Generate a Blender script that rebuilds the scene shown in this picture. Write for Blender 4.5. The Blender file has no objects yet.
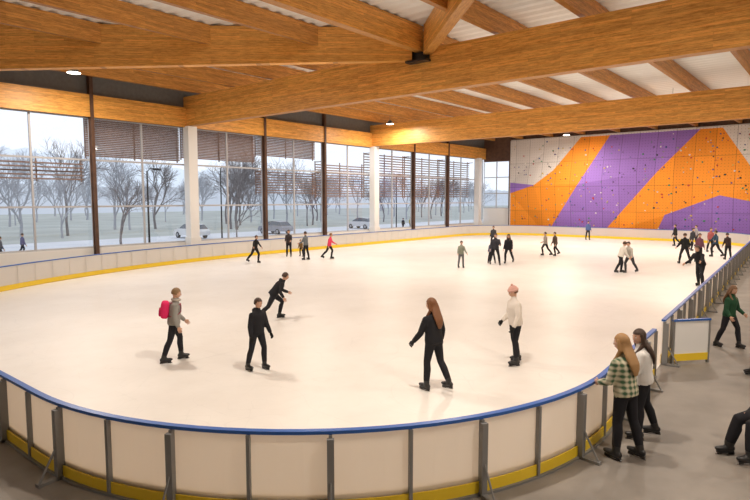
import bpy, bmesh, math, random
from mathutils import Vector, Matrix
from mathutils.bvhtree import BVHTree
random.seed(7)
scene = bpy.context.scene
try:
    scene.view_settings.view_transform = 'Standard'
    scene.view_settings.look = 'None'
except Exception: pass
D2R = math.radians

# ------------------------------------------------------------------ materials
MATS = {}
def bsdf_mat(name, col, rough=0.6, metal=0.0, spec=0.5, noise=0.0, nscale=5.0):
    if name in MATS: return MATS[name]
    m = bpy.data.materials.new(name); m.use_nodes = True
    nt = m.node_tree; b = nt.nodes['Principled BSDF']
    b.inputs['Base Color'].default_value = (*col, 1)
    b.inputs['Roughness'].default_value = rough
    b.inputs['Metallic'].default_value = metal
    b.inputs['Specular IOR Level'].default_value = spec
    if noise > 0:
        tc = nt.nodes.new('ShaderNodeTexCoord')
        n = nt.nodes.new('ShaderNodeTexNoise'); n.inputs['Scale'].default_value = nscale
        n.inputs['Detail'].default_value = 4
        r = nt.nodes.new('ShaderNodeValToRGB')
        r.color_ramp.elements[0].position = 0.3; r.color_ramp.elements[1].position = 0.7
        r.color_ramp.elements[0].color = (*[c*(1-noise) for c in col], 1)
        r.color_ramp.elements[1].color = (*[min(1, c*(1+noise)) for c in col], 1)
        nt.links.new(tc.outputs['Object'], n.inputs['Vector'])
        nt.links.new(n.outputs['Fac'], r.inputs['Fac'])
        nt.links.new(r.outputs['Color'], b.inputs['Base Color'])
    MATS[name] = m
    return m

def wood_mat(name, c1, c2, rough=0.45):
    m = bpy.data.materials.new(name); m.use_nodes = True
    nt = m.node_tree; b = nt.nodes['Principled BSDF']
    b.inputs['Roughness'].default_value = rough
    tc = nt.nodes.new('ShaderNodeTexCoord')
    mp = nt.nodes.new('ShaderNodeMapping'); mp.inputs['Scale'].default_value = (0.8, 7, 9)
    n = nt.nodes.new('ShaderNodeTexNoise'); n.inputs['Scale'].default_value = 2.4; n.inputs['Detail'].default_value = 8
    n.inputs['Roughness'].default_value = 0.8
    r = nt.nodes.new('ShaderNodeValToRGB')
    r.color_ramp.elements[0].position = 0.36; r.color_ramp.elements[0].color = (*c1, 1)
    r.color_ramp.elements[1].position = 0.58; r.color_ramp.elements[1].color = (*c2, 1)
    br = nt.nodes.new('ShaderNodeTexBrick'); br.inputs['Scale'].default_value = 1.0
    br.inputs['Brick Width'].default_value = 2.3; br.inputs['Row Height'].default_value = 0.09
    br.inputs['Mortar Size'].default_value = 0.003
    br.inputs['Color1'].default_value = (0.78, 0.78, 0.78, 1); br.inputs['Color2'].default_value = (1.14, 1.14, 1.14, 1)
    br.inputs['Mortar'].default_value = (0.55, 0.5, 0.45, 1)
    sx = nt.nodes.new('ShaderNodeSeparateXYZ'); cx = nt.nodes.new('ShaderNodeCombineXYZ')
    mx = nt.nodes.new('ShaderNodeMix'); mx.data_type = 'RGBA'; mx.blend_type = 'MULTIPLY'
    mx.inputs['Factor'].default_value = 0.85
    L = nt.links.new
    L(tc.outputs['Object'], mp.inputs['Vector']); L(mp.outputs[0], n.inputs['Vector'])
    L(n.outputs['Fac'], r.inputs['Fac'])
    L(tc.outputs['Object'], sx.inputs[0]); L(sx.outputs['X'], cx.inputs['X']); L(sx.outputs['Z'], cx.inputs['Y']); L(cx.outputs[0], br.inputs['Vector'])
    L(r.outputs['Color'], mx.inputs['A']); L(br.outputs['Color'], mx.inputs['B'])
    L(mx.outputs['Result'], b.inputs['Base Color'])
    return m

GLULAM = wood_mat('glulam_wood', (0.56, 0.215, 0.032), (0.95, 0.49, 0.115))
PURLIN = wood_mat('purlin_wood', (0.42, 0.165, 0.03), (0.76, 0.37, 0.09))
DARKWOOD = bsdf_mat('dark_wood', (0.10, 0.05, 0.03), 0.6, noise=0.25, nscale=3)
LOUVER = bsdf_mat('louver_wood', (0.26, 0.17, 0.13), 0.7, noise=0.2)
WHITEP = bsdf_mat('white_paint', (0.83, 0.83, 0.82), 0.5)
GREYWALL = bsdf_mat('grey_wall', (0.16, 0.16, 0.16), 0.8, noise=0.1)
FRAME = bsdf_mat('window_frame_grey', (0.48, 0.48, 0.50), 0.4)
STEEL = bsdf_mat('galvanised_steel', (0.25, 0.25, 0.25), 0.45, 0.3)
BLACKSTEEL = bsdf_mat('black_steel', (0.03, 0.028, 0.028), 0.4, 0.3)
YELLOW = bsdf_mat('yellow_kickplate', (0.85, 0.60, 0.03), 0.4)
BLUE = bsdf_mat('blue_rail', (0.025, 0.12, 0.45), 0.35)
CEIL = bsdf_mat('corrugated_metal', (0.84, 0.84, 0.83), 0.5)
def panel_mat():
    m = bpy.data.materials.new('board_panel'); m.use_nodes = True; nt = m.node_tree
    b = nt.nodes['Principled BSDF']; out = nt.nodes['Material Output']
    b.inputs['Base Color'].default_value = (.84, .81, .76, 1); b.inputs['Roughness'].default_value = .35
    t = nt.nodes.new('ShaderNodeBsdfTranslucent'); t.inputs[0].default_value = (.86, .74, .60, 1)
    mx = nt.nodes.new('ShaderNodeMixShader'); mx.inputs[0].default_value = .38
    nt.links.new(b.outputs[0], mx.inputs[1]); nt.links.new(t.outputs[0], mx.inputs[2]); nt.links.new(mx.outputs[0], out.inputs[0])
    return m
PANEL = panel_mat()

def ice_material():
    m = bpy.data.materials.new('skating_surface'); m.use_nodes = True
    nt = m.node_tree; b = nt.nodes['Principled BSDF']
    tc = nt.nodes.new('ShaderNodeTexCoord')
    n = nt.nodes.new('ShaderNodeTexNoise'); n.inputs['Scale'].default_value = 0.3; n.inputs['Detail'].default_value = 9
    n.inputs['Roughness'].default_value = 0.65
    r = nt.nodes.new('ShaderNodeValToRGB')
    r.color_ramp.elements[0].position = 0.32; r.color_ramp.elements[0].color = (0.745, 0.71, 0.665, 1)
    r.color_ramp.elements[1].position = 0.66; r.color_ramp.elements[1].color = (0.84, 0.81, 0.77, 1)
    L = nt.links.new
    L(tc.outputs['Object'], n.inputs['Vector']); L(n.outputs['Fac'], r.inputs['Fac'])
    prev = r.outputs['Color']
    for sc, seedz, wdt in ((0.45, 0.0, .004), (0.8, 13.0, .006), (1.7, 40.0, .009)):
        mp = nt.nodes.new('ShaderNodeMapping'); mp.inputs['Location'].default_value = (seedz, seedz*.7, seedz)
        ns = nt.nodes.new('ShaderNodeTexNoise'); ns.inputs['Scale'].default_value = sc; ns.inputs['Detail'].default_value = 0.0
        s1 = nt.nodes.new('ShaderNodeMath'); s1.operation = 'SUBTRACT'; s1.inputs[1].default_value = .5
        s2 = nt.nodes.new('ShaderNodeMath'); s2.operation = 'ABSOLUTE'
        mr = nt.nodes.new('ShaderNodeMapRange'); mr.inputs['From Max'].default_value = wdt; mr.inputs['To Min'].default_value = .95; mr.inputs['To Max'].default_value = 1.0
        mx = nt.nodes.new('ShaderNodeMix'); mx.data_type = 'RGBA'; mx.blend_type = 'MULTIPLY'; mx.inputs['Factor'].default_value = 1
        L(tc.outputs['Object'], mp.inputs['Vector']); L(mp.outputs[0], ns.inputs['Vector']); L(ns.outputs['Fac'], s1.inputs[0]); L(s1.outputs[0], s2.inputs[0]); L(s2.outputs[0], mr.inputs['Value'])
        L(prev, mx.inputs['A']); L(mr.outputs[0], mx.inputs['B']); prev = mx.outputs['Result']
    L(prev, b.inputs['Base Color'])
    n2 = nt.nodes.new('ShaderNodeTexNoise'); n2.inputs['Scale'].default_value = 3; n2.inputs['Detail'].default_value = 6
    mr = nt.nodes.new('ShaderNodeMapRange'); mr.inputs['To Min'].default_value = 0.3; mr.inputs['To Max'].default_value = 0.5
    L(tc.outputs['Object'], n2.inputs['Vector']); L(n2.outputs['Fac'], mr.inputs['Value']); L(mr.outputs[0], b.inputs['Roughness'])
    b.inputs['Specular IOR Level'].default_value = 0.4
    return m
ICE = ice_material()
FLOORM = bsdf_mat('rubber_floor', (0.235, 0.21, 0.185), 0.55, noise=0.18, nscale=1.2)

def glass_material():
    m = bpy.data.materials.new('window_glass'); m.use_nodes = True
    nt = m.node_tree; nt.nodes.clear()
    o = nt.nodes.new('ShaderNodeOutputMaterial'); t = nt.nodes.new('ShaderNodeBsdfTransparent')
    t.inputs[0].default_value = (0.97, 0.98, 1, 1)
    g = nt.nodes.new('ShaderNodeBsdfGlossy'); g.inputs['Roughness'].default_value = 0.03
    mx = nt.nodes.new('ShaderNodeMixShader'); mx.inputs[0].default_value = 0.06
    nt.links.new(t.outputs[0], mx.inputs[1]); nt.links.new(g.outputs[0], mx.inputs[2]); nt.links.new(mx.outputs[0], o.inputs[0])
    return m
GLASS = glass_material()

def emis(name, col, s, base=None):
    m = bpy.data.materials.new(name); m.use_nodes = True
    b = m.node_tree.nodes['Principled BSDF']
    if base: b.inputs['Base Color'].default_value = (*base, 1); b.inputs['Roughness'].default_value = 1; b.inputs['Specular IOR Level'].default_value = 0
    b.inputs['Emission Color'].default_value = (*col, 1); b.inputs['Emission Strength'].default_value = s
    return m

# ------------------------------------------------------------------ mesh builder
class MB:
    def __init__(s): s.v = []; s.f = []; s.m = []; s.mats = []
    def mi(s, mat):
        if mat not in s.mats: s.mats.append(mat)
        return s.mats.index(mat)
    def add(s, vs, fs, mat):
        o = len(s.v); k = s.mi(mat)
        s.v += [Vector(v) for v in vs]
        for f in fs: s.f.append([i+o for i in f]); s.m.append(k)
    def box(s, lo, hi, mat):
        x0, y0, z0 = lo; x1, y1, z1 = hi
        vs = [(x0,y0,z0),(x1,y0,z0),(x1,y1,z0),(x0,y1,z0),(x0,y0,z1),(x1,y0,z1),(x1,y1,z1),(x0,y1,z1)]
        s.add(vs, [(3,2,1,0),(4,5,6,7),(0,1,5,4),(1,2,6,5),(2,3,7,6),(3,0,4,7)], mat)
    def obox(s, c, ax, ay, az, hx, hy, hz, mat):
        vs = []
        for k in (-1, 1):
            for (i, j) in ((-1,-1),(1,-1),(1,1),(-1,1)):
                vs.append(c + ax*hx*i + ay*hy*j + az*hz*k)
        s.add(vs, [(3,2,1,0),(4,5,6,7),(0,1,5,4),(1,2,6,5),(2,3,7,6),(3,0,4,7)], mat)
    def tube(s, pts, radii, side=Vector((0,1,0)), n=8, mat=None, caps=True):
        pts = [Vector(p) for p in pts]; vs = []; N = len(pts)
        for i, p in enumerate(pts):
            t = (pts[min(i+1, N-1)] - pts[max(i-1, 0)]).normalized()
            sd = side - t*side.dot(t)
            if sd.length < 1e-3: sd = Vector((1,0,0)) - t*t.x
            if sd.length < 1e-3: sd = Vector((0,0,1)) - t*t.z
            sd.normalize(); o = t.cross(sd)
            r = radii[i]
            if not isinstance(r, (tuple, list)): r = (r, r)
            for k in range(n):
                a = 2*math.pi*k/n
                vs.append(p + sd*math.cos(a)*r[0] + o*math.sin(a)*r[1])
        fs = []
        for i in range(N-1):
            for k in range(n):
                k2 = (k+1) % n
                fs.append((i*n+k, i*n+k2, (i+1)*n+k2, (i+1)*n+k))
        if caps:
            fs.append(tuple(reversed(range(n)))); fs.append(tuple(range((N-1)*n, N*n)))
        s.add(vs, fs, mat)
    def ell(s, c, r, mat, R=None, seg=10, rings=7, fn=None, keep=None):
        c = Vector(c); R = R or Matrix.Identity(3)
        loc = []; 
        for i in range(rings+1):
            th = math.pi*i/rings
            for k in range(seg):
                ph = 2*math.pi*k/seg
                u = Vector((math.sin(th)*math.cos(ph), math.sin(th)*math.sin(ph), math.cos(th)))
                p = fn(u) if fn else Vector((u.x*r[0], u.y*r[1], u.z*r[2]))
                loc.append(p)
        fs = []
        for i in range(rings):
            for k in range(seg):
                k2 = (k+1) % seg
                q = (i*seg+k, (i+1)*seg+k, (i+1)*seg+k2, i*seg+k2)
                if keep:
                    cc = sum((loc[j] for j in q), Vector())/4
                    if not keep(cc): continue
                fs.append(q)
        s.add([c + R @ p for p in loc], fs, mat)
    def obj(s, name, smooth=False, clean=True):
        me = bpy.data.meshes.new(name)
        me.from_pydata([tuple(v) for v in s.v], [], s.f)
        for m in s.mats: me.materials.append(m)
        me.polygons.foreach_set('material_index', s.m)
        if smooth: me.polygons.foreach_set('use_smooth', [True]*len(s.f))
        me.update()
        ob = bpy.data.objects.new(name, me); scene.collection.objects.link(ob)
        return ob

def beam(name, p0, p1, width, z0, z1, mat, z0b=None):
    p0 = Vector((*p0, 0)); p1 = Vector((*p1, 0)); L = (p1-p0).length
    if z0b is None: z0b = z0
    mb = MB(); w = width/2
    vs = [(0,-w,0),(L,-w,z0b-z0),(L,w,z0b-z0),(0,w,0),(0,-w,z1-z0),(L,-w,z1-z0),(L,w,z1-z0),(0,w,z1-z0)]
    mb.add(vs, [(3,2,1,0),(4,5,6,7),(0,1,5,4),(1,2,6,5),(2,3,7,6),(3,0,4,7)], mat)
    ob = mb.obj(name)
    ob.location = (p0.x, p0.y, z0); ob.rotation_euler = (0, 0, math.atan2(p1.y-p0.y, p1.x-p0.x))
    return ob

# ------------------------------------------------------------------ hall dimensions
X0, X1, Y0, YW = -6.0, 56.0, -8.0, 31.0
ZC = 10.5
BAY = 5.75
cols = [19.8 + BAY*k for k in range(-4, 7)]
cols = [c for c in cols if X0 < c < X1]

mb = MB(); mb.box((X0-0.3, Y0-0.3, -0.3), (X1+0.3, YW+0.3, 0.0), FLOORM); mb.obj('floor')

mb = MB(); n = int((X1-X0)/0.15); prof = []
for i in range(n+1):
    x = X0 + i*0.15; prof.append((x, ZC + (0.07 if (i//2) % 2 else 0.0)))
vs = []
for (x, z) in prof: vs += [(x, Y0, z), (x, YW, z)]
mb.add(vs, [(2*i, 2*i+2, 2*i+3, 2*i+1) for i in range(len(prof)-1)], CEIL)
mb.box((X0, Y0, ZC+0.2), (X1, YW, ZC+0.35), CEIL)
mb.obj('ceiling')

SILL, HEAD = 1.0, 7.85
mb = MB()
mb.box((X0, YW, 0), (X1, YW+0.3, SILL), WHITEP)
mb.box((X0, YW, HEAD), (X1, YW+0.3, ZC+0.2), GREYWALL)
mb.obj('wall_left')
mb = MB()
mb.box((X1, Y0, 0), (X1+0.3, 28.0, ZC+0.2), DARKWOOD)
mb.box((X1, 28.0, 0), (X1+0.3, YW, 2.6), WHITEP)
mb.box((X1, 28.0, 7.6), (X1+0.3, YW, ZC+0.2), DARKWOOD)
mb.obj('wall_far')
mb = MB(); mb.box((X0, Y0-0.3, 0), (X1, Y0, ZC+0.2), bsdf_mat('plaster_right', (0.7, 0.68, 0.64), 0.8)); mb.obj('wall_right')
mb = MB(); mb.box((X0-0.3, Y0, 0), (X0, YW, ZC+0.2), bsdf_mat('plaster_back', (0.7, 0.68, 0.64), 0.8)); mb.obj('wall_back')

beam('glulam_header_beam', (X0, YW-0.12), (X1, YW-0.12), 0.22, HEAD, 9.0, GLULAM)

edges = [X0] + cols + [X1]
zs = [SILL, 3.2, 5.65, HEAD]
def window(name, a, b, axis='x', zz=zs, fixed=YW+0.12, nm=2):
    mb = MB(); t = 0.045
    def bx(u0, u1, z0, z1, d0, d1, m):
        if axis == 'x': mb.box((u0, fixed+d0, z0), (u1, fixed+d1, z1), m)
        else: mb.box((fixed+d0, u0, z0), (fixed+d1, u1, z1), m)
    for i in range(nm+1):
        u = a + (b-a)*i/nm
        bx(max(a, u-t), min(b, u+t) if i not in (0,) else a+2*t, zz[0], zz[-1], -0.05, 0.05, FRAME)
    for z in zz: bx(a, b, max(zz[0], z-t), min(zz[-1], z+t) if z > zz[0] else z+2*t, -0.045, 0.045, FRAME)
    if axis == 'x': mb.add([(a, fixed, zz[0]), (b, fixed, zz[0]), (b, fixed, zz[-1]), (a, fixed, zz[-1])], [(0,1,2,3)], GLASS)
    else: mb.add([(fixed, a, zz[0]), (fixed, b, zz[0]), (fixed, b, zz[-1]), (fixed, a, zz[-1])], [(0,1,2,3)], GLASS)
    return mb.obj(name)
for i in range(len(edges)-1):
    window('window_%d' % (i+1), edges[i], edges[i+1])
window('window_%d' % len(edges), 28.0, YW, 'y', [2.6, 4.2, 5.9, 7.6], X1+0.12, 2)

for i, c in enumerate(cols):
    k = round((c-19.8)/BAY)
    if k % 3 == 0:
        mb = MB(); mb.box((c-0.3, YW-0.55, 0), (c+0.3, YW-0.01, 7.9), WHITEP); mb.box((c-0.36, YW-0.61, 0), (c+0.36, YW-0.01, 1.3), WHITEP)
        mb.obj('concrete_column')
    else:
        mb = MB(); w = 0.09
        mb.box((c-w, YW-0.3, 0), (c+w, YW-0.27, 10.4), DARKWOOD); mb.box((c-w, YW-0.05, 0), (c+w, YW-0.01, 10.4), DARKWOOD)
        mb.box((c-0.035, YW-0.27, 0), (c+0.035, YW-0.05, 10.4), DARKWOOD)
        mb.obj('steel_column')

def louver(a, b, z0, z1, pitch):
    mb = MB(); z = z0
    while z < z1:
        mb.box((a+0.1, YW+0.75, z), (b-0.1, YW+0.95, z+0.07), LOUVER); z += pitch
    for u in (a+0.1, (a+b)/2, b-0.16): mb.box((u, YW+0.96, z0-0.1), (u+0.06, YW+1.02, z1+0.1), LOUVER)
    for u in (a+0.1, b-0.16): mb.box((u, YW+0.31, z1), (u+0.06, YW+1.0, z1+0.06), LOUVER)
    mb.obj('sunshade_louver')
C = {k: 19.8+BAY*k for k in range(-5, 8)}
louver(C[-2]+1.0, C[-1], 4.6, 5.6, 0.2)
louver(C[-3], C[-2], 4.6, 5.6, 0.3)
louver(C[-1], C[0], 5.9, 7.9, 0.1)
louver(C[0], C[1], 6.1, 7.9, 0.1)
louver(C[1], C[2], 4.0, 5.5, 0.18); louver(C[1], C[2], 6.6, 7.9, 0.11)
louver(C[2], C[3], 3.8, 6.4, 0.2)
for k in (3, 4, 5): louver(C[k], C[k+1], 3.8, 7.4, 0.22)

for X in (C[0]-3*BAY, C[0], C[3]):
    beam('glulam_main_beam', (X, YW), (X, Y0), 0.42, 7.92, 9.62, GLULAM)
beam('glulam_diagonal_beam', (19.5, 14.2), (4.6, 30.9), 0.36, 9.2, ZC-0.02, GLULAM, 8.55)
beam('glulam_diagonal_beam', (19.5, 13.4), (5.0, -1.2), 0.36, 9.35, ZC-0.02, GLULAM)
beam('glulam_tie_beam', (X0, 13.8), (19.5, 13.8), 0.34, 9.5, ZC-0.02, GLULAM)
mb = MB(); mb.box((19.52, 13.45, 9.64), (20.0, 14.15, 10.3), BLACKSTEEL); mb.box((19.51, 13.35, 9.1), (19.57, 14.25, 10.3), BLACKSTEEL); mb.box((19.2, 13.3, 9.08), (19.57, 14.3, 9.16), BLACKSTEEL)
mb.obj('steel_node_plate')
for k in range(-6, 6):
    y = 13.8 + 3.2*k
    if k == 0:
        beam('roof_purlin', (20.0, y), (X1, y), 0.2, 9.75, ZC, PURLIN)
    else:
        beam('roof_purlin', (X0, y), (X1, y), 0.2, 9.75, ZC, PURLIN)

# ------------------------------------------------------------------ climbing wall
def climb_mat(name, col):
    m = bsdf_mat(name, col, 0.7)
    nt = m.node_tree; b = nt.nodes['Principled BSDF']
    tc = nt.nodes.new('ShaderNodeTexCoord')
    br = nt.nodes.new('ShaderNodeTexBrick'); br.offset = 0
    br.inputs['Scale'].default_value = 1; br.inputs['Brick Width'].default_value = 1.5; br.inputs['Row Height'].default_value = 2.4
    br.inputs['Mortar Size'].default_value = 0.02
    br.inputs['Color1'].default_value = (*col, 1); br.inputs['Color2'].default_value = (*[c*0.86 for c in col], 1)
    br.inputs['Mortar'].default_value = (*[c*0.5 for c in col], 1)
    sx = nt.nodes.new('ShaderNodeSeparateXYZ'); cx = nt.nodes.new('ShaderNodeCombineXYZ')
    vo = nt.nodes.new('ShaderNodeTexVoronoi'); vo.inputs['Scale'].default_value = 4; vo.inputs['Randomness'].default_value = .15; vo.voronoi_dimensions = '2D'
    mr = nt.nodes.new('ShaderNodeMapRange'); mr.inputs['From Min'].default_value = .08; mr.inputs['From Max'].default_value = .15; mr.inputs['To Min'].default_value = .5
    mx = nt.nodes.new('ShaderNodeMix'); mx.data_type = 'RGBA'; mx.blend_type = 'MULTIPLY'; mx.inputs['Factor'].default_value = 1
    L = nt.links.new
    L(tc.outputs['Object'], sx.inputs[0])
    L(sx.outputs['Y'], cx.inputs['X']); L(sx.outputs['Z'], cx.inputs['Y'])
    L(cx.outputs[0], br.inputs['Vector']); L(cx.outputs[0], vo.inputs['Vector'])
    L(vo.outputs['Distance'], mr.inputs['Value']); L(br.outputs['Color'], mx.inputs['A']); L(mr.outputs[0], mx.inputs['B'])
    L(mx.outputs['Result'], b.inputs['Base Color'])
    return m
CG = climb_mat('climb_grey', (0.72, 0.68, 0.65)); CO = climb_mat('climb_orange', (0.95, 0.32, 0.02)); CP = climb_mat('climb_purple', (0.33, 0.18, 0.62))
V = dict(T0=(27.6,9.6,0), T1=(20.3,9.6,0), T2=(17.6,9.6,0), T3=(10.2,9.55,0), T4=(8.6,9.5,0), T5=(2,9.5,0),
  A=(22.8,6.4,.6), D=(24.7,5.0,.75), B=(27.6,5.3,0.1), Cc=(27.6,4.2,.1), E=(20.2,5.0,1.0), b0=(27.6,0,0), b1=(23.6,0,0),
  H=(13.2,6.1,.8), I=(18.4,0,0), L=(10.3,5.2,.7), M=(13.6,0,0), Nn=(8.5,3.9,.7), Q=(12.6,2.2,0.6), K=(5.4,4.6,.6), K2=(5.0,3.1,.5), R1=(2,2.6,0), R0=(2,0,0),
  S1=(16.2,7.6,.5), U1=(24.2,8.1,.15))
polys = [(['T0','T1','U1'], CG), (['T0','U1','B'], CG), (['U1','T1','A'], CG), (['U1','A','D','B'], CG), (['B','D','Cc'], CP),
 (['T1','T2','E','A'], CO), (['A','E','b1','D'], CO), (['D','b1','b0','Cc'], CO),
 (['T2','T3','S1'], CP), (['T2','S1','E'], CP), (['S1','T3','H'], CP), (['S1','H','E'], CP), (['E','H','I','b1'], CP),
 (['T3','T4','Nn','H'], CO), (['T4','K','K2','Nn'], CO), (['H','Nn','Q','M','I'], CO),
 (['K2','R1','R0','M','Q','Nn'], CP), (['T4','T5','R1','K2','K'], CG)]
mb = MB(); keys = list(V); 
mb.v += [Vector((55.6-V[k][2], V[k][0], V[k][1])) for k in keys]
for ks, mt in polys:
    mb.f.append([keys.index(k) for k in ks]); mb.m.append(mb.mi(mt))
ob = mb.obj('climbing_wall')
bm = bmesh.new(); bm.from_mesh(ob.data); bmesh.ops.triangulate(bm, faces=bm.faces[:], ngon_method='BEAUTY'); 
bvh = BVHTree.FromBMesh(bm)
bm.to_mesh(ob.data); bm.free()
mb = MB()
for (y, z0, z1) in ((27.6, 0, 9.6), (2, 0, 9.5)): mb.box((55.5, y-0.05, z0), (56, y+0.05, z1), CG)
mb.box((55.5, 2, 9.5), (56.0, 27.6, 9.66), CG)
ed = mb.obj('frame'); ed.parent = ob
hc = [bsdf_mat('hold_%d' % i, c, 0.5) for i, c in enumerate([(.5,.05,.04),(.6,.45,.1),(.05,.25,.12),(.05,.1,.3),(.75,.72,.68),(.03,.03,.03),(.15,.08,.25),(.3,.28,.3)])]
mb = MB()
for i in range(420):
    y = random.uniform(2.4, 27.3); z = random.uniform(0.5, 9.3)
    h = bvh.ray_cast(Vector((50, y, z)), Vector((1, 0, 0)))
    if h[0] is None: continue
    s = random.uniform(0.04, 0.085)
    mb.ell(h[0], (s*0.8, s*random.uniform(.8, 1.5), s), random.choice(hc), seg=6, rings=4)
hd = mb.obj('holds', True); hd.parent = ob

# ------------------------------------------------------------------ rink outline
def arc(cx, cy, rx, ry, a0, a1, n):
    return [(cx+rx*math.cos(D2R(a0+(a1-a0)*i/n)), cy+ry*math.sin(D2R(a0+(a1-a0)*i/n))) for i in range(n+1)]
raw = [(13.45, 3.03), (47.8, 5.1)] + arc(47.8, 11.1, 6, 6, -90, 0, 14)[1:] + arc(47.8, 23.2, 6, 6, 0, 90, 14) + \
      arc(24, 18.3, 21.05, 10.9, 90, 180, 60) + arc(8.55, 8.35, 5.6, 5.6, 180, 270, 30) + [(12.4, 2.95)]
raw = [Vector((x, y, 0)) for x, y in raw]
def resample(pts, step):
    out = [pts[0]]; acc = 0
    for a, b in zip(pts[:-1], pts[1:]):
        seg = (b-a).length
        if seg < 1e-6: continue
        d = step-acc
        while d <= seg:
            out.append(a+(b-a)*d/seg); d += step
        acc = seg-(d-step)
    out.append(pts[-1]); return out
tot = sum((b-a).length for a, b in zip(raw[:-1], raw[1:]))
nseg = int(round(tot/0.92))*3
path = resample(raw, tot/nseg)
nrm = []
for i in range(len(path)):
    t = (path[min(i+1, len(path)-1)]-path[max(i-1, 0)]).normalized()
    nrm.append(Vector((t.y, -t.x, 0)))
def strip(mb, z0, z1, d0, d1, mat):
    vs = []
    for p, n in zip(path, nrm):
        for (d, z) in ((d0, z0), (d1, z0), (d1, z1), (d0, z1)): vs.append(p+n*d+Vector((0, 0, z)))
    fs = []
    for i in range(len(path)-1):
        for k in range(4):
            k2 = (k+1) % 4; fs.append((i*4+k, (i+1)*4+k, (i+1)*4+k2, i*4+k2))
    fs.append((0,1,2,3)); m = len(path)-1; fs.append((m*4+3, m*4+2, m*4+1, m*4))
    mb.add(vs, fs, mat)
mb = MB()
vs = []
for p, n in zip(path, nrm): vs += [p+n*.01+Vector((0,0,0.0)), p+n*.01+Vector((0,0,.96))]
mb.add(vs, [(2*i, 2*i+2, 2*i+3, 2*i+1) for i in range(len(path)-1)], PANEL)
strip(mb, 0.02, 0.22, -0.012, 0.0, YELLOW)
strip(mb, 0.03, 0.17, 0.037, 0.055, YELLOW)
strip(mb, 0.0, 0.03, 0.036, 0.09, STEEL)
strip(mb, 0.955, 0.995, -0.02, 0.06, BLUE)
Z = Vector((0, 0, 1))
for i in range(0, len(path), 3):
    p, n = path[i], nrm[i]; t = Vector((-n.y, n.x, 0))
    mb.obox(p+n*0.05+Z*0.475, t, n, Z, 0.02, 0.03, 0.475, STEEL)
    if (i//3) % 2 == 0:
        mb.obox(p+n*0.10+Z*0.46, t, n, Z, 0.04, 0.03, 0.46, STEEL)
        mb.obox(p+n*0.21+Z*0.02, t, n, Z, 0.04, 0.16, 0.02, STEEL)
        a = p+n*0.12+Z*0.42; b = p+n*0.34+Z*0.04
        mb.tube([a, b], [0.015, 0.015], t, 6, STEEL)
    mb.obox(p-n*0.0+Z*0.475, t, n, Z, 0.004, 0.003, 0.475, WHITEP)
mb.obj('rink_boards')
mb = MB(); g0 = Vector((13.62, 2.84, 0)); g1 = Vector((14.3, 2.28, 0)); t = (g1-g0).normalized(); n = Vector((t.y, -t.x, 0)); c = (g0+g1)/2; hl = (g1-g0).length/2
mb.obox(c+Z*0.52, t, n, Z, hl, 0.02, 0.43, WHITEP); mb.obox(c+Z*0.15, t, n, Z, hl, 0.028, 0.08, YELLOW)
mb.obox(c+Z*0.97, t, n, Z, hl+.02, 0.04, 0.02, BLUE)
for s_ in (-1, 1): mb.obox(c+t*hl*s_+Z*0.5, t, n, Z, 0.02, 0.03, 0.5, STEEL)
mb.obj('rink_gate')

mb = MB(); m_ = len(path)
mb.add([p+Z*0.01 for p in path], [tuple(range(m_))], ICE); mb.obj('ice_rink_surface')

# ------------------------------------------------------------------ people
def cmat(c, rough=0.8):
    return bsdf_mat('cloth_%d_%d_%d' % tuple(int(x*255) for x in c), c, rough, spec=0.2)
SKIN = bsdf_mat('skin', (0.62, 0.36, 0.25), 0.5); EYEW = bsdf_mat('eye_white', (0.8, 0.8, 0.8), 0.3); EYEB = bsdf_mat('eye_iris', (0.03, 0.02, 0.015), 0.2)
LIPS = bsdf_mat('lips', (0.5, 0.15, 0.12), 0.5); BOOT = bsdf_mat('skate_boot', (0.02, 0.02, 0.022), 0.35); BLADE = bsdf_mat('skate_blade', (0.5, 0.5, 0.52), 0.25, 1.0)
def plaid():
    m = bpy.data.materials.new('plaid_shirt'); m.use_nodes = True; nt = m.node_tree; b = nt.nodes['Principled BSDF']
    b.inputs['Roughness'].default_value = 0.85
    tc = nt.nodes.new('ShaderNodeTexCoord'); L = nt.links.new
    outs = []
    for d in ('Y', 'Z'):
        w = nt.nodes.new('ShaderNodeTexWave'); w.bands_direction = d; w.inputs['Scale'].default_value = 4.2
        L(tc.outputs['Object'], w.inputs['Vector']); outs.append(w.outputs['Fac'])
    ad = nt.nodes.new('ShaderNodeMath'); ad.operation = 'ADD'; L(outs[0], ad.inputs[0]); L(outs[1], ad.inputs[1])
    r = nt.nodes.new('ShaderNodeValToRGB'); r.color_ramp.elements[0].position = 0.2; r.color_ramp.elements[0].color = (0.05, 0.12, 0.06, 1)
    r.color_ramp.elements[1].position = 0.85; r.color_ramp.elements[1].color = (0.62, 0.57, 0.42, 1)
    md = nt.nodes.new('ShaderNodeMath'); md.operation = 'MULTIPLY'; md.inputs[1].default_value = 0.55
    L(ad.outputs[0], md.inputs[0]); L(md.outputs[0], r.inputs['Fac']); L(r.outputs['Color'], b.inputs['Base Color'])
    return m
PLAID = plaid()

def segdist(p, a, b):
    ab = b-a; t = max(0, min(1, (p-a).dot(ab)/max(ab.length_squared, 1e-9)))
    return (p-(a+ab*t)).length

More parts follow.
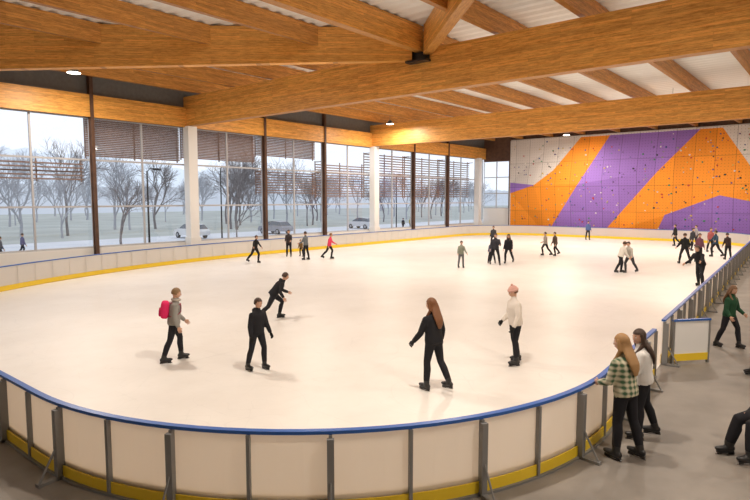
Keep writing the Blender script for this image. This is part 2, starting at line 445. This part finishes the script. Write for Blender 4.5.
def person(name, x, y, heading, h=1.7, top=(.02,.02,.02), pants=(.02,.02,.025), hair=(.06,.03,.015), style='short',
           legs=((6,4,8),(-4,4,8)), arms=((8,8,15,0),(4,8,20,0)), lean=3, hyaw=0, hpitch=5, glove=None, hat=None,
           backpack=None, voxel=0.028, bulk=1.12, topmat=None, zbase=0.01, skates=True, hood=False, lf=1.12, scarf=None):
    TOP = topmat or cmat(top); PAN = cmat(pants); HAIR = bsdf_mat('hair_%d' % int(hair[0]*255+hair[1]*2550), hair, 0.55)
    GL = cmat(glove) if glove else SKIN
    S = h/1.79
    def dv(p, ab, side): 
        p = D2R(p); ab = D2R(ab); return Vector((math.sin(p)*math.cos(ab), side*math.sin(ab), -math.cos(p)*math.cos(ab)))
    body = MB(); parts = MB(); bones = []
    Lr = D2R(lean); sp = Vector((math.sin(Lr), 0, math.cos(Lr))); fw = Vector((math.cos(Lr), 0, -math.sin(Lr))); SY = Vector((0, 1, 0))
    T = lambda t: sp*t
    b = bulk
    body.tube([T(-.09), T(-.02), T(.10), T(.22), T(.32), T(.39), T(.435), T(.47), T(.51), T(.57)],
              [(.160*b,.118*b), (.165*b,.125*b), (.150*b,.117*b), (.152*b,.122*b), (.160*b,.125*b), (.158*b,.112*b), (.138*b,.095), (.10,.08), (.064,.064), (.052,.055)], SY, 16, TOP)
    body.ell((0, 0, -.03), (.115*lf, .152, .12), PAN, seg=12, rings=8)
    if hood: body.ell(T(.47)-fw*.085, (.06, .11, .07), TOP)
    bones.append((T(-.07), T(.44), .13*b, TOP)); bones.append((T(.53), T(.62), .05, SKIN))
    feet = []
    for i, side in enumerate((1, -1)):
        p, ab, k = legs[i][:3]
        hip = Vector((0, side*.085, -.03)); knee = hip+dv(p, ab, side)*.43; ank = knee+dv(p-k, ab*.6, side)*.41
        mid = hip.lerp(knee, .5); calf = knee.lerp(ank, .35)+Vector((-.012, 0, 0)); low = knee.lerp(ank, .8)
        body.tube([hip+Vector((0,0,.03)), hip.lerp(knee, .2), mid, knee, calf, low, ank], [.085*lf, .09*lf, .08*lf, .062*lf, .065*lf, .056*lf, .05*lf], SY, 12, PAN)
        bones.append((hip, knee, .08, PAN)); bones.append((knee, low, .06, PAN))
        feet.append((ank, knee, p-k))
    zmin = min(a.z for a, _, _ in feet)
    for ank, knee, sh in feet:
        lift = ank.z-zmin
        fp = -min(50, max(0, (lift-.03)*220)) if lift > .03 else 0
        fpr = D2R(fp); fd = Vector((math.cos(fpr), 0, math.sin(fpr))); fu = Vector((-math.sin(fpr), 0, math.cos(fpr)))
        up = (knee-ank).normalized()
        if skates:
            body.tube([ank+up*.13, ank+up*.04, ank-fu*.05], [.064, .06, .055], SY, 10, BOOT)
            bones.append((ank+up*.12, ank, .055, BOOT))
        c0 = ank-fu*.055
        body.tube([c0-fd*.085, c0-fd*.05, c0+fd*.04, c0+fd*.12, c0+fd*.185, c0+fd*.205],
                  [(.03,.035), (.047,.047), (.047,.05), (.052,.042), (.04,.03), (.015,.015)], SY, 10, BOOT)
        bones.append((c0-fd*.05, c0+fd*.17, .045, BOOT))
        if skates:
            parts.obox(c0+fd*.05-fu*.048, fd, SY, fu, .12, .026, .014, BOOT)
            for q in (-.045, .135): parts.obox(c0+fd*q-fu*.062, fd, SY, fu, .035, .014, .02, BOOT)
            parts.obox(c0+fd*.05-fu*.079, fd, SY, fu, .14, .006, .013, BLADE)
    foot_off = .055+.092 if skates else .055+.04
    for i, side in enumerate((1, -1)):
        p, ab, e, inn = arms[i]
        sh = T(.385)+SY*side*.148*b; d1 = dv(p, ab, side); el = sh+d1*.28
        d2 = dv(p+e, ab-inn, side); wr = el+d2*.235
        body.ell(sh, (.056*b,.056*b,.058*b), TOP)
        body.tube([T(.40)+SY*side*.08, sh, sh.lerp(el, .5), el, el.lerp(wr, .4), wr], [.055, .057*b, .055*b, .05*b, .047*b, .038*b], fw, 10, TOP)
        bones.append((sh, el, .055*b, TOP)); bones.append((el, wr, .045*b, TOP))
        nn = Vector((0, -side, 0)); nn = (nn-d2*nn.dot(d2)).normalized(); w = d2.cross(nn)
        if w.x < 0: w = -w
        g = 1.3 if glove else 1.08
        parts.tube([wr-d2*.02, wr+d2*.02, wr+d2*.05, wr+d2*.085], [(.022*g,.02*g), (.03*g,.019*g), (.042*g,.017*g), (.04*g,.013*g)], w, 8, GL)
        for off, ln in ((.031, .062), (.011, .07), (-.010, .066), (-.030, .052)):
            q = wr+d2*.08+w*off*g; pts = [q]; ang = 15
            for f3 in (.42, .33, .25):
                dd = d2*math.cos(D2R(ang))+nn*math.sin(D2R(ang)); q = q+dd*ln*f3*1.15; pts.append(q); ang += 25
            parts.tube(pts, [.0088*g, .0084*g, .0075*g, .0055*g], w, 5, GL)
        q = wr+d2*.025+w*.026; dd = (d2*.62+w*.62+nn*.35).normalized(); q2 = q+dd*.035; q3 = q2+(dd*.7+d2*.5).normalized()*.03
        parts.tube([q, q2, q3], [.012*g, .0105*g, .007*g], nn, 5, GL)
    ob = body.obj('tmp_body'); md = ob.modifiers.new('r', 'REMESH'); md.mode = 'VOXEL'; md.voxel_size = voxel*0.8; 
    sm = ob.modifiers.new('s', 'SMOOTH'); sm.factor = .5; sm.iterations = 3
    dg = bpy.context.evaluated_depsgraph_get(); ev = ob.evaluated_get(dg); me = ev.to_mesh()
    out = MB(); vs = [v.co.copy() for v in me.vertices]; fs = [tuple(f.vertices) for f in me.polygons]
    for f in fs:
        c = sum((vs[i] for i in f), Vector())/len(f)
        best = None; bd = 1e9
        for a, b2, r, mt in bones:
            d = segdist(c, a, b2)-r
            if d < bd: bd = d; best = mt
        tt = c.dot(sp)
        if best in (TOP, PAN) and abs(c.y) < .2 and abs(c.dot(fw)) < .16 and segdist(c, T(-.3), T(.4)) < .22*bulk and -.3 < tt < .1:
            if tt < -.085: 
                if best == TOP and segdist(c, bones[-1][0], bones[-1][1]) > .08: best = PAN
            elif best == PAN: best = TOP
        out.m.append(out.mi(best)); out.f.append(list(f))
    out.v = vs
    ev.to_mesh_clear(); me0 = ob.data; bpy.data.objects.remove(ob); bpy.data.meshes.remove(me0)
    nd = Vector((math.sin(Lr*.55), 0, math.cos(Lr*.55))); hcn = T(.50)+nd*.155+Vector((.015, 0, 0))
    R = Matrix.Rotation(D2R(hyaw), 3, 'Z') @ Matrix.Rotation(D2R(hpitch), 3, 'Y') @ Matrix.Scale(1.05, 3)
    P = lambda a, b_, c: hcn+R @ Vector((a, b_, c))
    def hf(u):
        xx = u.x*.095; yy = u.y*.076; zz = u.z*.116
        if u.z < 0:
            yy *= 1-.32*(-u.z)**1.3
            if u.x < 0: xx *= 1-.4*(-u.z)
            else: xx *= 1+.05*(-u.z)
        return Vector((xx, yy, zz))
    parts.ell(hcn, (1,1,1), SKIN, R, 16, 12, fn=hf)
    parts.tube([T(.50), hcn-R @ Vector((.02, 0, .05))], [.054, .05], SY, 10, SKIN)
    parts.ell(P(.094, 0, -.014), (.02, .011, .02), SKIN, R, 8, 6); parts.ell(P(.09, 0, .008), (.012, .008, .022), SKIN, R, 6, 5)
    for s_ in (1, -1):
        parts.ell(P(.081, s_*.03, .006), (.011, .014, .009), EYEW, R, 8, 6); parts.ell(P(.090, s_*.03, .006), (.004, .0065, .0065), EYEB, R, 6, 5)
        parts.ell(P(.086, s_*.031, .026), (.006, .017, .0035), HAIR, R, 6, 4)
        parts.ell(P(-.002, s_*.078, -.002), (.018, .008, .03), SKIN, R, 8, 6)
    parts.ell(P(.089, 0, -.055), (.007, .022, .0065), LIPS, R, 8, 5)
    lowz = {'short': -.045, 'long': -.09, 'pony': -.05}[style]
    parts.ell(P(-.012, 0, .018), (.106, .092, .116), HAIR, R, 24, 18, keep=lambda c: c.z > lowz and not (c.x > .05 and c.z < .045) and not (c.x > .02 and c.z < -.0))
    if style == 'long':
        bk = -.150*bulk
        hm = MB()
        hm.tube([P(-.03, 0, .07), P(-.06, 0, .0), P(-.072, 0, -.07), T(.46)+fw*(bk*.72), T(.36)+fw*bk*.95, T(.29)+fw*bk, T(.20)+fw*bk*.96],
                [(.075,.05), (.092,.055), (.10,.055), (.112,.045), (.105,.04), (.085,.03), (.04,.012)], SY, 14, HAIR)
        for s_ in (1, -1):
            hm.tube([P(.0, s_*.066, .06), P(-.0, s_*.085, -.02), P(-.01, s_*.085, -.10), T(.45)+SY*s_*.09+fw*.04, T(.40)+SY*s_*.09+fw*.10], [(.03,.03), (.03,.03), (.034,.034), (.034,.03), (.02,.02)], SY, 8, HAIR)
        ho = hm.obj('tmp_h'); m1 = ho.modifiers.new('r', 'REMESH'); m1.mode = 'VOXEL'; m1.voxel_size = max(.012, voxel*.6); m2 = ho.modifiers.new('s', 'SMOOTH'); m2.factor = .5; m2.iterations = 2
        dg = bpy.context.evaluated_depsgraph_get(); ev = ho.evaluated_get(dg); me = ev.to_mesh()
        parts.add([v.co.copy() for v in me.vertices], [tuple(f.vertices) for f in me.polygons], HAIR)
        ev.to_mesh_clear(); me0 = ho.data; bpy.data.objects.remove(ho); bpy.data.meshes.remove(me0)
    elif style == 'pony':
        parts.ell(P(-.11, 0, .04), (.035, .035, .035), HAIR, R)
        parts.tube([P(-.11, 0, .04), P(-.15, 0, -.02), P(-.14, 0, -.12), P(-.12, 0, -.18)], [.03, .035, .03, .012], SY, 8, HAIR)
    if scarf:
        ring = [T(.51)+fw*(.085*math.cos(a)+.01)+SY*.085*math.sin(a) for a in [2*math.pi*i/14 for i in range(15)]]
        parts.tube(ring, [(.035,.03)]*15, sp, 8, cmat(scarf))
    if hat:
        HM = cmat(hat)
        parts.ell(P(-.01, 0, .035), (.110, .096, .112), HM, R, 18, 12, keep=lambda c: c.z > .002)
        ring = [P(-.01+.110*math.cos(a), .096*math.sin(a), .045) for a in [2*math.pi*i/16 for i in range(17)]]
        parts.tube(ring, [(.028,.012)]*17, R @ Vector((0, 0, 1)), 6, HM)
        parts.ell(P(-.01, 0, .155), (.03, .03, .028), HM, R)
    if backpack:
        BM = cmat(backpack); bc = T(.26)-fw*.22; RB = Matrix.Rotation(Lr, 3, 'Y')
        def sq(r, e=.55): 
            g_ = lambda v, rr: math.copysign(abs(v)**e, v)*rr
            return lambda u: Vector((g_(u.x, r[0]), g_(u.y, r[1]), g_(u.z, r[2])))
        parts.ell(bc, (1,1,1), BM, RB, 16, 12, fn=sq((.10, .16, .21)))
        parts.ell(bc-fw*.10-sp*.06, (1,1,1), cmat(tuple(c*.7 for c in backpack)), RB, 12, 8, fn=sq((.035, .12, .10)))
        for s_ in (1, -1):
            parts.tube([bc+sp*.15+SY*s_*.07, T(.45)+SY*s_*.09, T(.40)+SY*s_*.10+fw*.13, T(.25)+SY*s_*.12+fw*.14, T(.12)+SY*s_*.16+fw*.02, bc-sp*.13+SY*s_*.11],
                       [(.025,.008)]*6, SY, 6, cmat(tuple(c*.5 for c in backpack)))
    for f, k in zip(parts.f, parts.m):
        out.f.append([i+len(vs) for i in f]); out.m.append(out.mi(parts.mats[k]))
    out.v = vs+parts.v
    zoff = -(zmin-foot_off)
    out.v = [Vector((v.x*S, v.y*S, (v.z+zoff)*S)) for v in out.v]
    o2 = out.obj(name, True)
    fx = sum(a.x for a, _, _ in feet)/2*S
    o2.data.transform(Matrix.Translation((-fx, 0, 0)))
    o2.location = (x, y, zbase); o2.rotation_euler = (0, 0, D2R(heading))
    return o2, zoff*S

RIGHT, LEFT, AWAY, TOWARD = -50.4, 129.6, 39.6, -140.4
BK = (.018, .018, .022); DG = (.05, .05, .055)
stride = ((28, 6, 40), (-24, 8, 22)); stride2 = ((-20, 8, 20), (30, 5, 42)); stand = ((6, 5, 8), (-4, 5, 8)); wide = ((12, 13, 12), (-10, 13, 10))
P_ = person
P_('ice_skater', 6.75, 11.4, RIGHT+20, 1.66, top=(.30,.29,.27), hair=(.25,.15,.07), legs=((18,9,16),(-14,9,8)), arms=((8,12,40,15),(-5,14,25,0)), lean=6, backpack=(.75,.03,.14), voxel=.022, hpitch=12, bulk=1.22, scarf=(.5,.45,.4))
P_('ice_skater', 7.55, 9.5, RIGHT-40, 1.55, top=BK, hair=(.05,.025,.015), legs=((12,8,18),(-4,8,12)), arms=((8,12,20,5),(2,12,15,5)), lean=6, glove=(.02,.02,.02), voxel=.022, hood=True, bulk=1.22)
P_('ice_skater', 11.0, 13.2, RIGHT+20, 1.66, top=BK, hair=(.06,.03,.02), legs=((48,10,62),(-30,14,22)), arms=((20,20,45,0),(-25,35,50,0)), lean=40, hpitch=15, voxel=.022, hood=True, bulk=1.22)
P_('ice_skater', 8.85, 5.8, AWAY+40, 1.74, top=BK, hair=(.18,.07,.025), style='long', legs=((8,5,10),(-8,6,22)), arms=((10,20,30,10),(2,22,20,5)), lean=6, hpitch=12, glove=(.03,.03,.035), voxel=.02, hyaw=15, bulk=1.25)
P_('ice_skater', 11.46, 5.45, LEFT+15, 1.72, top=(.74,.68,.62), hair=(.14,.07,.03), style='short', hat=(.66,.38,.32), legs=((10,6,14),(-6,7,12)), arms=((6,10,20,10),(2,10,50,20)), lean=6, hpitch=15, glove=(.02,.02,.02), voxel=.02, bulk=1.22)
P_('ice_skater', 20.5, 25.9, RIGHT-30, 1.62, legs=stride, arms=((-15,45,20,0),(30,40,25,0)), lean=12)
P_('ice_skater', 24.1, 26.9, TOWARD, 1.68, top=(.05,.04,.04), legs=stand, arms=((25,6,50,10),(20,6,50,10)))
P_('ice_skater', 24.7, 26.4, TOWARD-20, 1.1, top=(.2,.12,.05), legs=wide, lean=15)
P_('ice_skater', 23.5, 24.7, LEFT-30, 1.68, top=(.16,.18,.2), legs=stand, arms=((25,8,40,0),(15,8,40,0)))
P_('ice_skater', 24.7, 24.2, RIGHT, 1.6, top=(.75,.06,.13), hair=(.2,.1,.04), legs=stride, arms=((30,20,30,0),(-20,20,20,0)), lean=10)
P_('ice_skater', 25.9, 15.6, TOWARD+10, 1.42, top=(.25,.27,.22), pants=(.15,.15,.16), legs=stand, arms=((15,16,30,0),(15,16,30,0)))
P_('ice_skater', 28.3, 14.9, TOWARD, 1.75, top=(.04,.04,.05), legs=wide, arms=((30,8,60,20),(10,14,20,0)), bulk=1.3)
P_('ice_skater', 28.7, 15.3, AWAY, 1.3, top=(.1,.12,.2), legs=wide, lean=8)
P_('ice_skater', 29.6, 14.7, TOWARD-30, 1.7, top=BK, hair=(.1,.05,.02), style='long', legs=stride2, bulk=1.2)
P_('ice_skater', 39.5, 20.9, TOWARD-30, 1.6, top=(.06,.06,.07), legs=stride2, bulk=1.2)
P_('ice_skater', 35.1, 14.8, LEFT, 1.55, top=(.35,.3,.26), legs=stride2, arms=((20,10,50,0),(-10,10,30,0)))
P_('ice_skater', 35.5, 14.3, LEFT+20, 1.55, top=(.12,.08,.06), legs=stride, lean=8)
P_('ice_skater', 50.9, 17.8, TOWARD, 1.65, top=(.1,.15,.35), legs=stand)
P_('ice_skater', 29.0, 8.6, RIGHT+10, 1.62, top=(.7,.66,.6), hair=(.08,.04,.02), legs=((30,10,35),(-22,10,15)), arms=((30,15,30,0),(10,15,20,0)), lean=20, bulk=1.2)
P_('ice_skater', 29.5, 8.15, LEFT+30, 1.6, top=(.45,.42,.38), pants=(.05,.05,.06), legs=stride2, arms=((30,25,20,0),(30,20,20,0)), lean=16)
P_('ice_skater', 35.5, 7.0, AWAY, 1.72, legs=wide, arms=((10,20,30,0),(10,20,30,0)), bulk=1.25)
P_('ice_skater', 36.9, 6.6, TOWARD, 1.65, top=(.2,.08,.12), legs=stand)
P_('ice_skater', 48.8, 10.2, LEFT, 1.7, legs=stride)
P_('ice_skater', 49.4, 9.0, LEFT, 1.6, top=(.3,.28,.3), legs=stand)
P_('ice_skater', 45.0, 8.6, TOWARD+20, 1.65, top=(.05,.05,.06), legs=stride2, lean=10)
P_('ice_skater', 26.5, 4.6, LEFT+30, 1.85, top=BK, legs=((30,12,35),(-16,12,12)), arms=((55,20,20,0),(20,20,40,0)), lean=28, hood=True, bulk=1.2)
P_('ice_skater', 41.1, 6.3, LEFT, 1.7, top=(.03,.06,.1), legs=stride2, arms=((40,40,20,0),(10,40,20,0)))
P_('ice_skater', 39.5, 5.5, AWAY, 1.6, top=(.05,.03,.03), legs=stand, lean=15)
P_('ice_skater', 44.5, 7.3, TOWARD, 1.65, top=(.35,.1,.1), legs=stand)
P_('standing_skater', 16.1, 2.15, TOWARD+25, 1.55, top=(.02,.07,.035), hair=(.18,.09,.04), style='long', legs=((25,6,20),(-8,8,14)), arms=((10,12,50,20),(5,12,40,0)), lean=6, zbase=0, voxel=.022, hpitch=15, bulk=1.2)
P_('standing_skater', 8.15, 2.2, 72, 1.74, topmat=PLAID, hair=(.36,.20,.08), style='long', legs=((4,5,6),(-6,6,10)), arms=((12,8,60,25),(8,10,60,20)), lean=8, hpitch=8, hyaw=12, zbase=0, voxel=.018, bulk=1.22)
P_('standing_skater', 9.1, 2.2, 110, 1.66, top=(.74,.72,.70), hair=(.05,.025,.015), style='long', legs=((8,4,8),(-8,4,14)), arms=((15,8,60,20),(10,10,50,10)), lean=8, hyaw=35, zbase=0, voxel=.02, bulk=1.18)
sit = ((78,8,78),(74,10,62))
P_('seated_skater', 9.12, 1.0, LEFT, 1.72, legs=sit, arms=((5,5,45,15),(5,5,45,15)), lean=8, hpitch=25, zbase=0, voxel=.02, top=(.03,.03,.035), bulk=1.15, lf=1.35)
P_('seated_skater', 13.75, 1.25, LEFT, 1.6, legs=sit, arms=((25,5,35,15),(25,5,35,15)), lean=18, hpitch=20, zbase=0, voxel=.02, top=(.04,.03,.03), lf=1.2)
BENCHM = bsdf_mat('bench_wood', (.45,.27,.12), .5, noise=.15)
def bench(x, y, heading, L=1.2, H=.42):
    mb = MB()
    for i in range(3): mb.box((-.2+i*.14, -L/2, H-.04), (-.2+i*.14+.12, L/2, H), BENCHM)
    for s_ in (-1, 1):
        yy = s_*(L/2-.2)
        mb.box((-.18, yy-.025, 0), (-.13, yy+.025, H-.04), BLACKSTEEL); mb.box((.13, yy-.025, 0), (.18, yy+.025, H-.04), BLACKSTEEL)
        mb.box((-.18, yy-.025, H-.08), (.18, yy+.025, H-.04), BLACKSTEEL)
    o = mb.obj('bench'); o.location = (x, y, 0); o.rotation_euler = (0, 0, D2R(heading))
rv = Vector((.637, -.77))
bench(9.12+rv.x*.60, 1.0+rv.y*.60, LEFT, H=.40); bench(13.75+rv.x*.53, 1.25+rv.y*.53, LEFT, H=.38)

# ------------------------------------------------------------------ exterior
GRASS = bsdf_mat('winter_grass', (.40,.42,.39), .9, noise=.15, nscale=.15)
PATHM = bsdf_mat('asphalt_parking', (.62,.63,.66), .9, noise=.06, nscale=.3)
mb = MB(); mb.box((-200, YW+0.35, -0.7), (400, 420, -0.5), GRASS); mb.obj('ground')
mb = MB(); mb.box((16, 34, -0.5), (200, 58, -0.46), PATHM); mb.box((-100, 44, -0.5), (16, 47, -0.46), PATHM); mb.obj('parking_lot')
HILL = emis('forest_hill_haze_glow', (.62,.67,.75), .5, (.5,.55,.6)); HILL2 = emis('treeline_haze_glow', (.56,.60,.66), .36, (.38,.41,.45))  # airlight put into the materials: hills glow slightly to look hazy
def hill(name, y, hgt, mat, seed, depth=60):
    rnd = random.Random(seed); ph = [rnd.uniform(0, 6) for _ in range(5)]
    mb = MB(); vs = []; n = 300
    for i in range(n+1):
        x = -200+700*i/n
        hh = hgt*(.8+.12*math.sin(x*.009+ph[0])+.05*math.sin(x*.03+ph[1])+.03*math.sin(x*.14+ph[2])+.03*math.sin(x*.5+ph[3])+rnd.uniform(-.01,.01))
        vs += [(x, y, -1), (x, y+depth*.5, hh*.7), (x, y+depth, hh)]
    fs = []
    for i in range(n):
        for k in range(2): fs.append((i*3+k, (i+1)*3+k, (i+1)*3+k+1, i*3+k+1))
    mb.add(vs, fs, mat); mb.obj(name, True)
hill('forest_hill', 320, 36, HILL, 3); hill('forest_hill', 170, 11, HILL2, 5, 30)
BARK = bsdf_mat('bark', (.22,.20,.20), .9); BARK2 = emis('bark_haze_glow', (.55,.58,.65), .14, (.30,.31,.34))  # second bark has a faint emission painted in as haze
def tree_mesh(seed, mat, H=13):
    rnd = random.Random(seed); mb = MB()
    def br(p, d, L, r, dep):
        q = p+d*L; mid = p+d*L*.5+Vector((rnd.uniform(-1,1), rnd.uniform(-1,1), 0))*L*.06
        mb.tube([p, mid, q], [r, r*.85, r*.7], Vector((1,.2,0)), 4 if dep > 1 else 3, mat, caps=False)
        if dep == 0: return
        for i in range(3):
            a = rnd.uniform(0, 6.28); sp_ = rnd.uniform(.3, .75)
            u = d.orthogonal().normalized(); w = d.cross(u)
            nd = (d+(u*math.cos(a)+w*math.sin(a))*sp_+Vector((0,0,.1))).normalized()
            st = q if i < 2 else p+d*L*rnd.uniform(.4, .9)
            br(st, nd, L*rnd.uniform(.66, .84), r*.62, dep-1)
    br(Vector((0,0,0)), Vector((0,0,1)), H*.22, H*.013, 6)
    o = mb.obj('bare_tree'); me = o.data; bpy.data.objects.remove(o); return me
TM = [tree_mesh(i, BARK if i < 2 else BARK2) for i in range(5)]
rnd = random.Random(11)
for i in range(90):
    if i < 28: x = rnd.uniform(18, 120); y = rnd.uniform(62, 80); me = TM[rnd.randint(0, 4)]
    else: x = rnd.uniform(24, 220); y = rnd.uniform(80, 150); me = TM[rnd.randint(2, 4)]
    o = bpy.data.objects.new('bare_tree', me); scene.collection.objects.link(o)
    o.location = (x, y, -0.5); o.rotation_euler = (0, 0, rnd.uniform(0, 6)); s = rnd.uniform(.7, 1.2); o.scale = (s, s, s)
for (x, y, s) in ((21.5, 43, .62), (33, 44, .6)):
    o = bpy.data.objects.new('bare_tree', TM[0 if x < 30 else 1]); scene.collection.objects.link(o); o.location = (x, y, -.46); o.scale = (s, s, s); o.rotation_euler = (0, 0, x)
TYRE = bsdf_mat('tyre', (.05,.05,.05), .8); CARGL = bsdf_mat('car_glass', (.12,.13,.15), .1); HUB = bsdf_mat('hub', (.4,.4,.42), .3, .8)
def car(x, y, rot, col):
    pm = bsdf_mat('car_paint_%d' % int(sum(col)*300), col, .25)
    mb = MB(); W = .85
    low = [(-2.1,.35),(-2.15,.75),(-2.0,.98),(-1.2,1.02),(1.0,1.0),(1.9,.85),(2.12,.62),(2.1,.32)]
    vs = [(px, -W, pz) for px, pz in low]+[(px, W, pz) for px, pz in low]; n = len(low)
    mb.add(vs, [tuple(range(n)), tuple(reversed(range(n, 2*n)))]+[(i, i+n, (i+1) % n+n, (i+1) % n) for i in range(n)], pm)
    cab = [(-1.85,.99),(-1.45,1.42),(-.2,1.5),(.45,1.42),(1.15,.99)]; m = len(cab)
    vs = [(px, -W*(.95 if pz < 1 else .75), pz) for px, pz in cab]+[(px, W*(.95 if pz < 1 else .75), pz) for px, pz in cab]
    mb.add(vs, [tuple(range(m)), tuple(reversed(range(m, 2*m))), (0, m, m+1, 1), (3, 3+m, 4+m, 4)], CARGL)
    mb.add([Vector(v)+Vector((0,0,.01)) for v in vs], [(1, 1+m, 2+m, 2), (2, 2+m, 3+m, 3)], pm)
    for wx in (-1.3, 1.3):
        for s_ in (-1, 1):
            mb.tube([(wx, s_*.68, .32), (wx, s_*.88, .32)], [.32, .32], Vector((1,0,0)), 16, TYRE)
            mb.tube([(wx, s_*.88, .32), (wx, s_*.895, .32)], [.19, .17], Vector((1,0,0)), 10, HUB)
    o = mb.obj('parked_car'); o.location = (x, y, -.46); o.rotation_euler = (0, 0, D2R(rot))
for i, (x, y, r_, c) in enumerate(((34, 53, 88, (.7,.7,.7)), (44.5, 52, 91, (.3,.3,.33)), (60, 52, 90, (.6,.6,.62)))):
    car(x, y, r_, c)
def street_lamp(x, y, H=6.4):
    mb = MB(); mb.tube([(0,0,0),(0,0,H)], [.08,.05], Vector((1,0,0)), 8, BLACKSTEEL); mb.tube([(0,0,H-.05),(.25,0,H+.2),(.7,0,H+.2)], [.035,.03,.03], Vector((0,1,0)), 6, BLACKSTEEL)
    mb.ell((.75,0,H+.15), (.35,.14,.09), BLACKSTEEL); o = mb.obj('street_lamp'); o.location = (x, y, -.46)
street_lamp(21.0, 38, 6); street_lamp(33.5, 47, 7); street_lamp(60, 46, 7)
for (x, y, c) in ((11.2, 43.5, BK), (12.4, 43.8, (.25,.05,.05)), (13.2, 43.2, (.1,.1,.12)), (15.5, 46.0, (.1,.1,.2)), (60, 45, BK), (63, 46, (.4,.3,.1))):
    P_('pedestrian', x, y, 10, 1.7, top=c, skates=False, zbase=-.46, voxel=.04, legs=stride)

# ------------------------------------------------------------------ lights
w = bpy.data.worlds.new('overcast_sky'); scene.world = w; w.use_nodes = True
nt = w.node_tree; bg = nt.nodes['Background']; bg.inputs['Color'].default_value = (.83, .89, .98, 1); bg.inputs['Strength'].default_value = 1.3
LAMPB = bsdf_mat('lamp_housing', (.1,.1,.1), .4); GLOW = emis('lamp_lens', (1, .88, .68), 10)
def lamp(x, y, z, e):
    mb = MB(); mb.tube([(0,0,.08),(0,0,.25),(0,0,.35)], [.30,.16,.10], Vector((1,0,0)), 14, LAMPB)
    mb.tube([(0,0,.35),(0,0,ZC-z-.01)], [.012,.012], Vector((1,0,0)), 5, LAMPB)
    mb.tube([(0,0,.06),(0,0,.08)], [.28,.28], Vector((1,0,0)), 14, GLOW)
    o = mb.obj('high_bay_lamp'); o.location = (x, y, z)
    ld = bpy.data.lights.new('lamp_light', 'AREA'); ld.shape = 'DISK'; ld.size = .5; ld.energy = e; ld.color = (1, .88, .75); ld.spread = D2R(178)
    lo = bpy.data.objects.new('lamp_light', ld); scene.collection.objects.link(lo); lo.parent = o; lo.location = (0, 0, .04)
for (x, y) in ((7, 5), (7.5, 15), (11.8, 27.4), (24.5, 5.5), (24.5, 15.5), (24.5, 25.0), (34.9, 27.4), (40, 9), (43, 2), (43, 17), (43, 24.5), (47, 9), (51, 20), (6, -3), (16, -3), (30, -3)):
    lamp(x, y, 9.2, 510 if y > 0 else 420)  # lamps at negative y are added out of view to brighten floor and boards

# ------------------------------------------------------------------ camera
cd = bpy.data.cameras.new('camera'); cam = bpy.data.objects.new('camera', cd); scene.collection.objects.link(cam)
cam.location = (0, 0, 3.6); cam.rotation_euler = (D2R(90-5.07), 0, D2R(39.6-90)); cd.lens = 27.6; cd.sensor_width = 36; cd.clip_end = 1000
scene.camera = cam
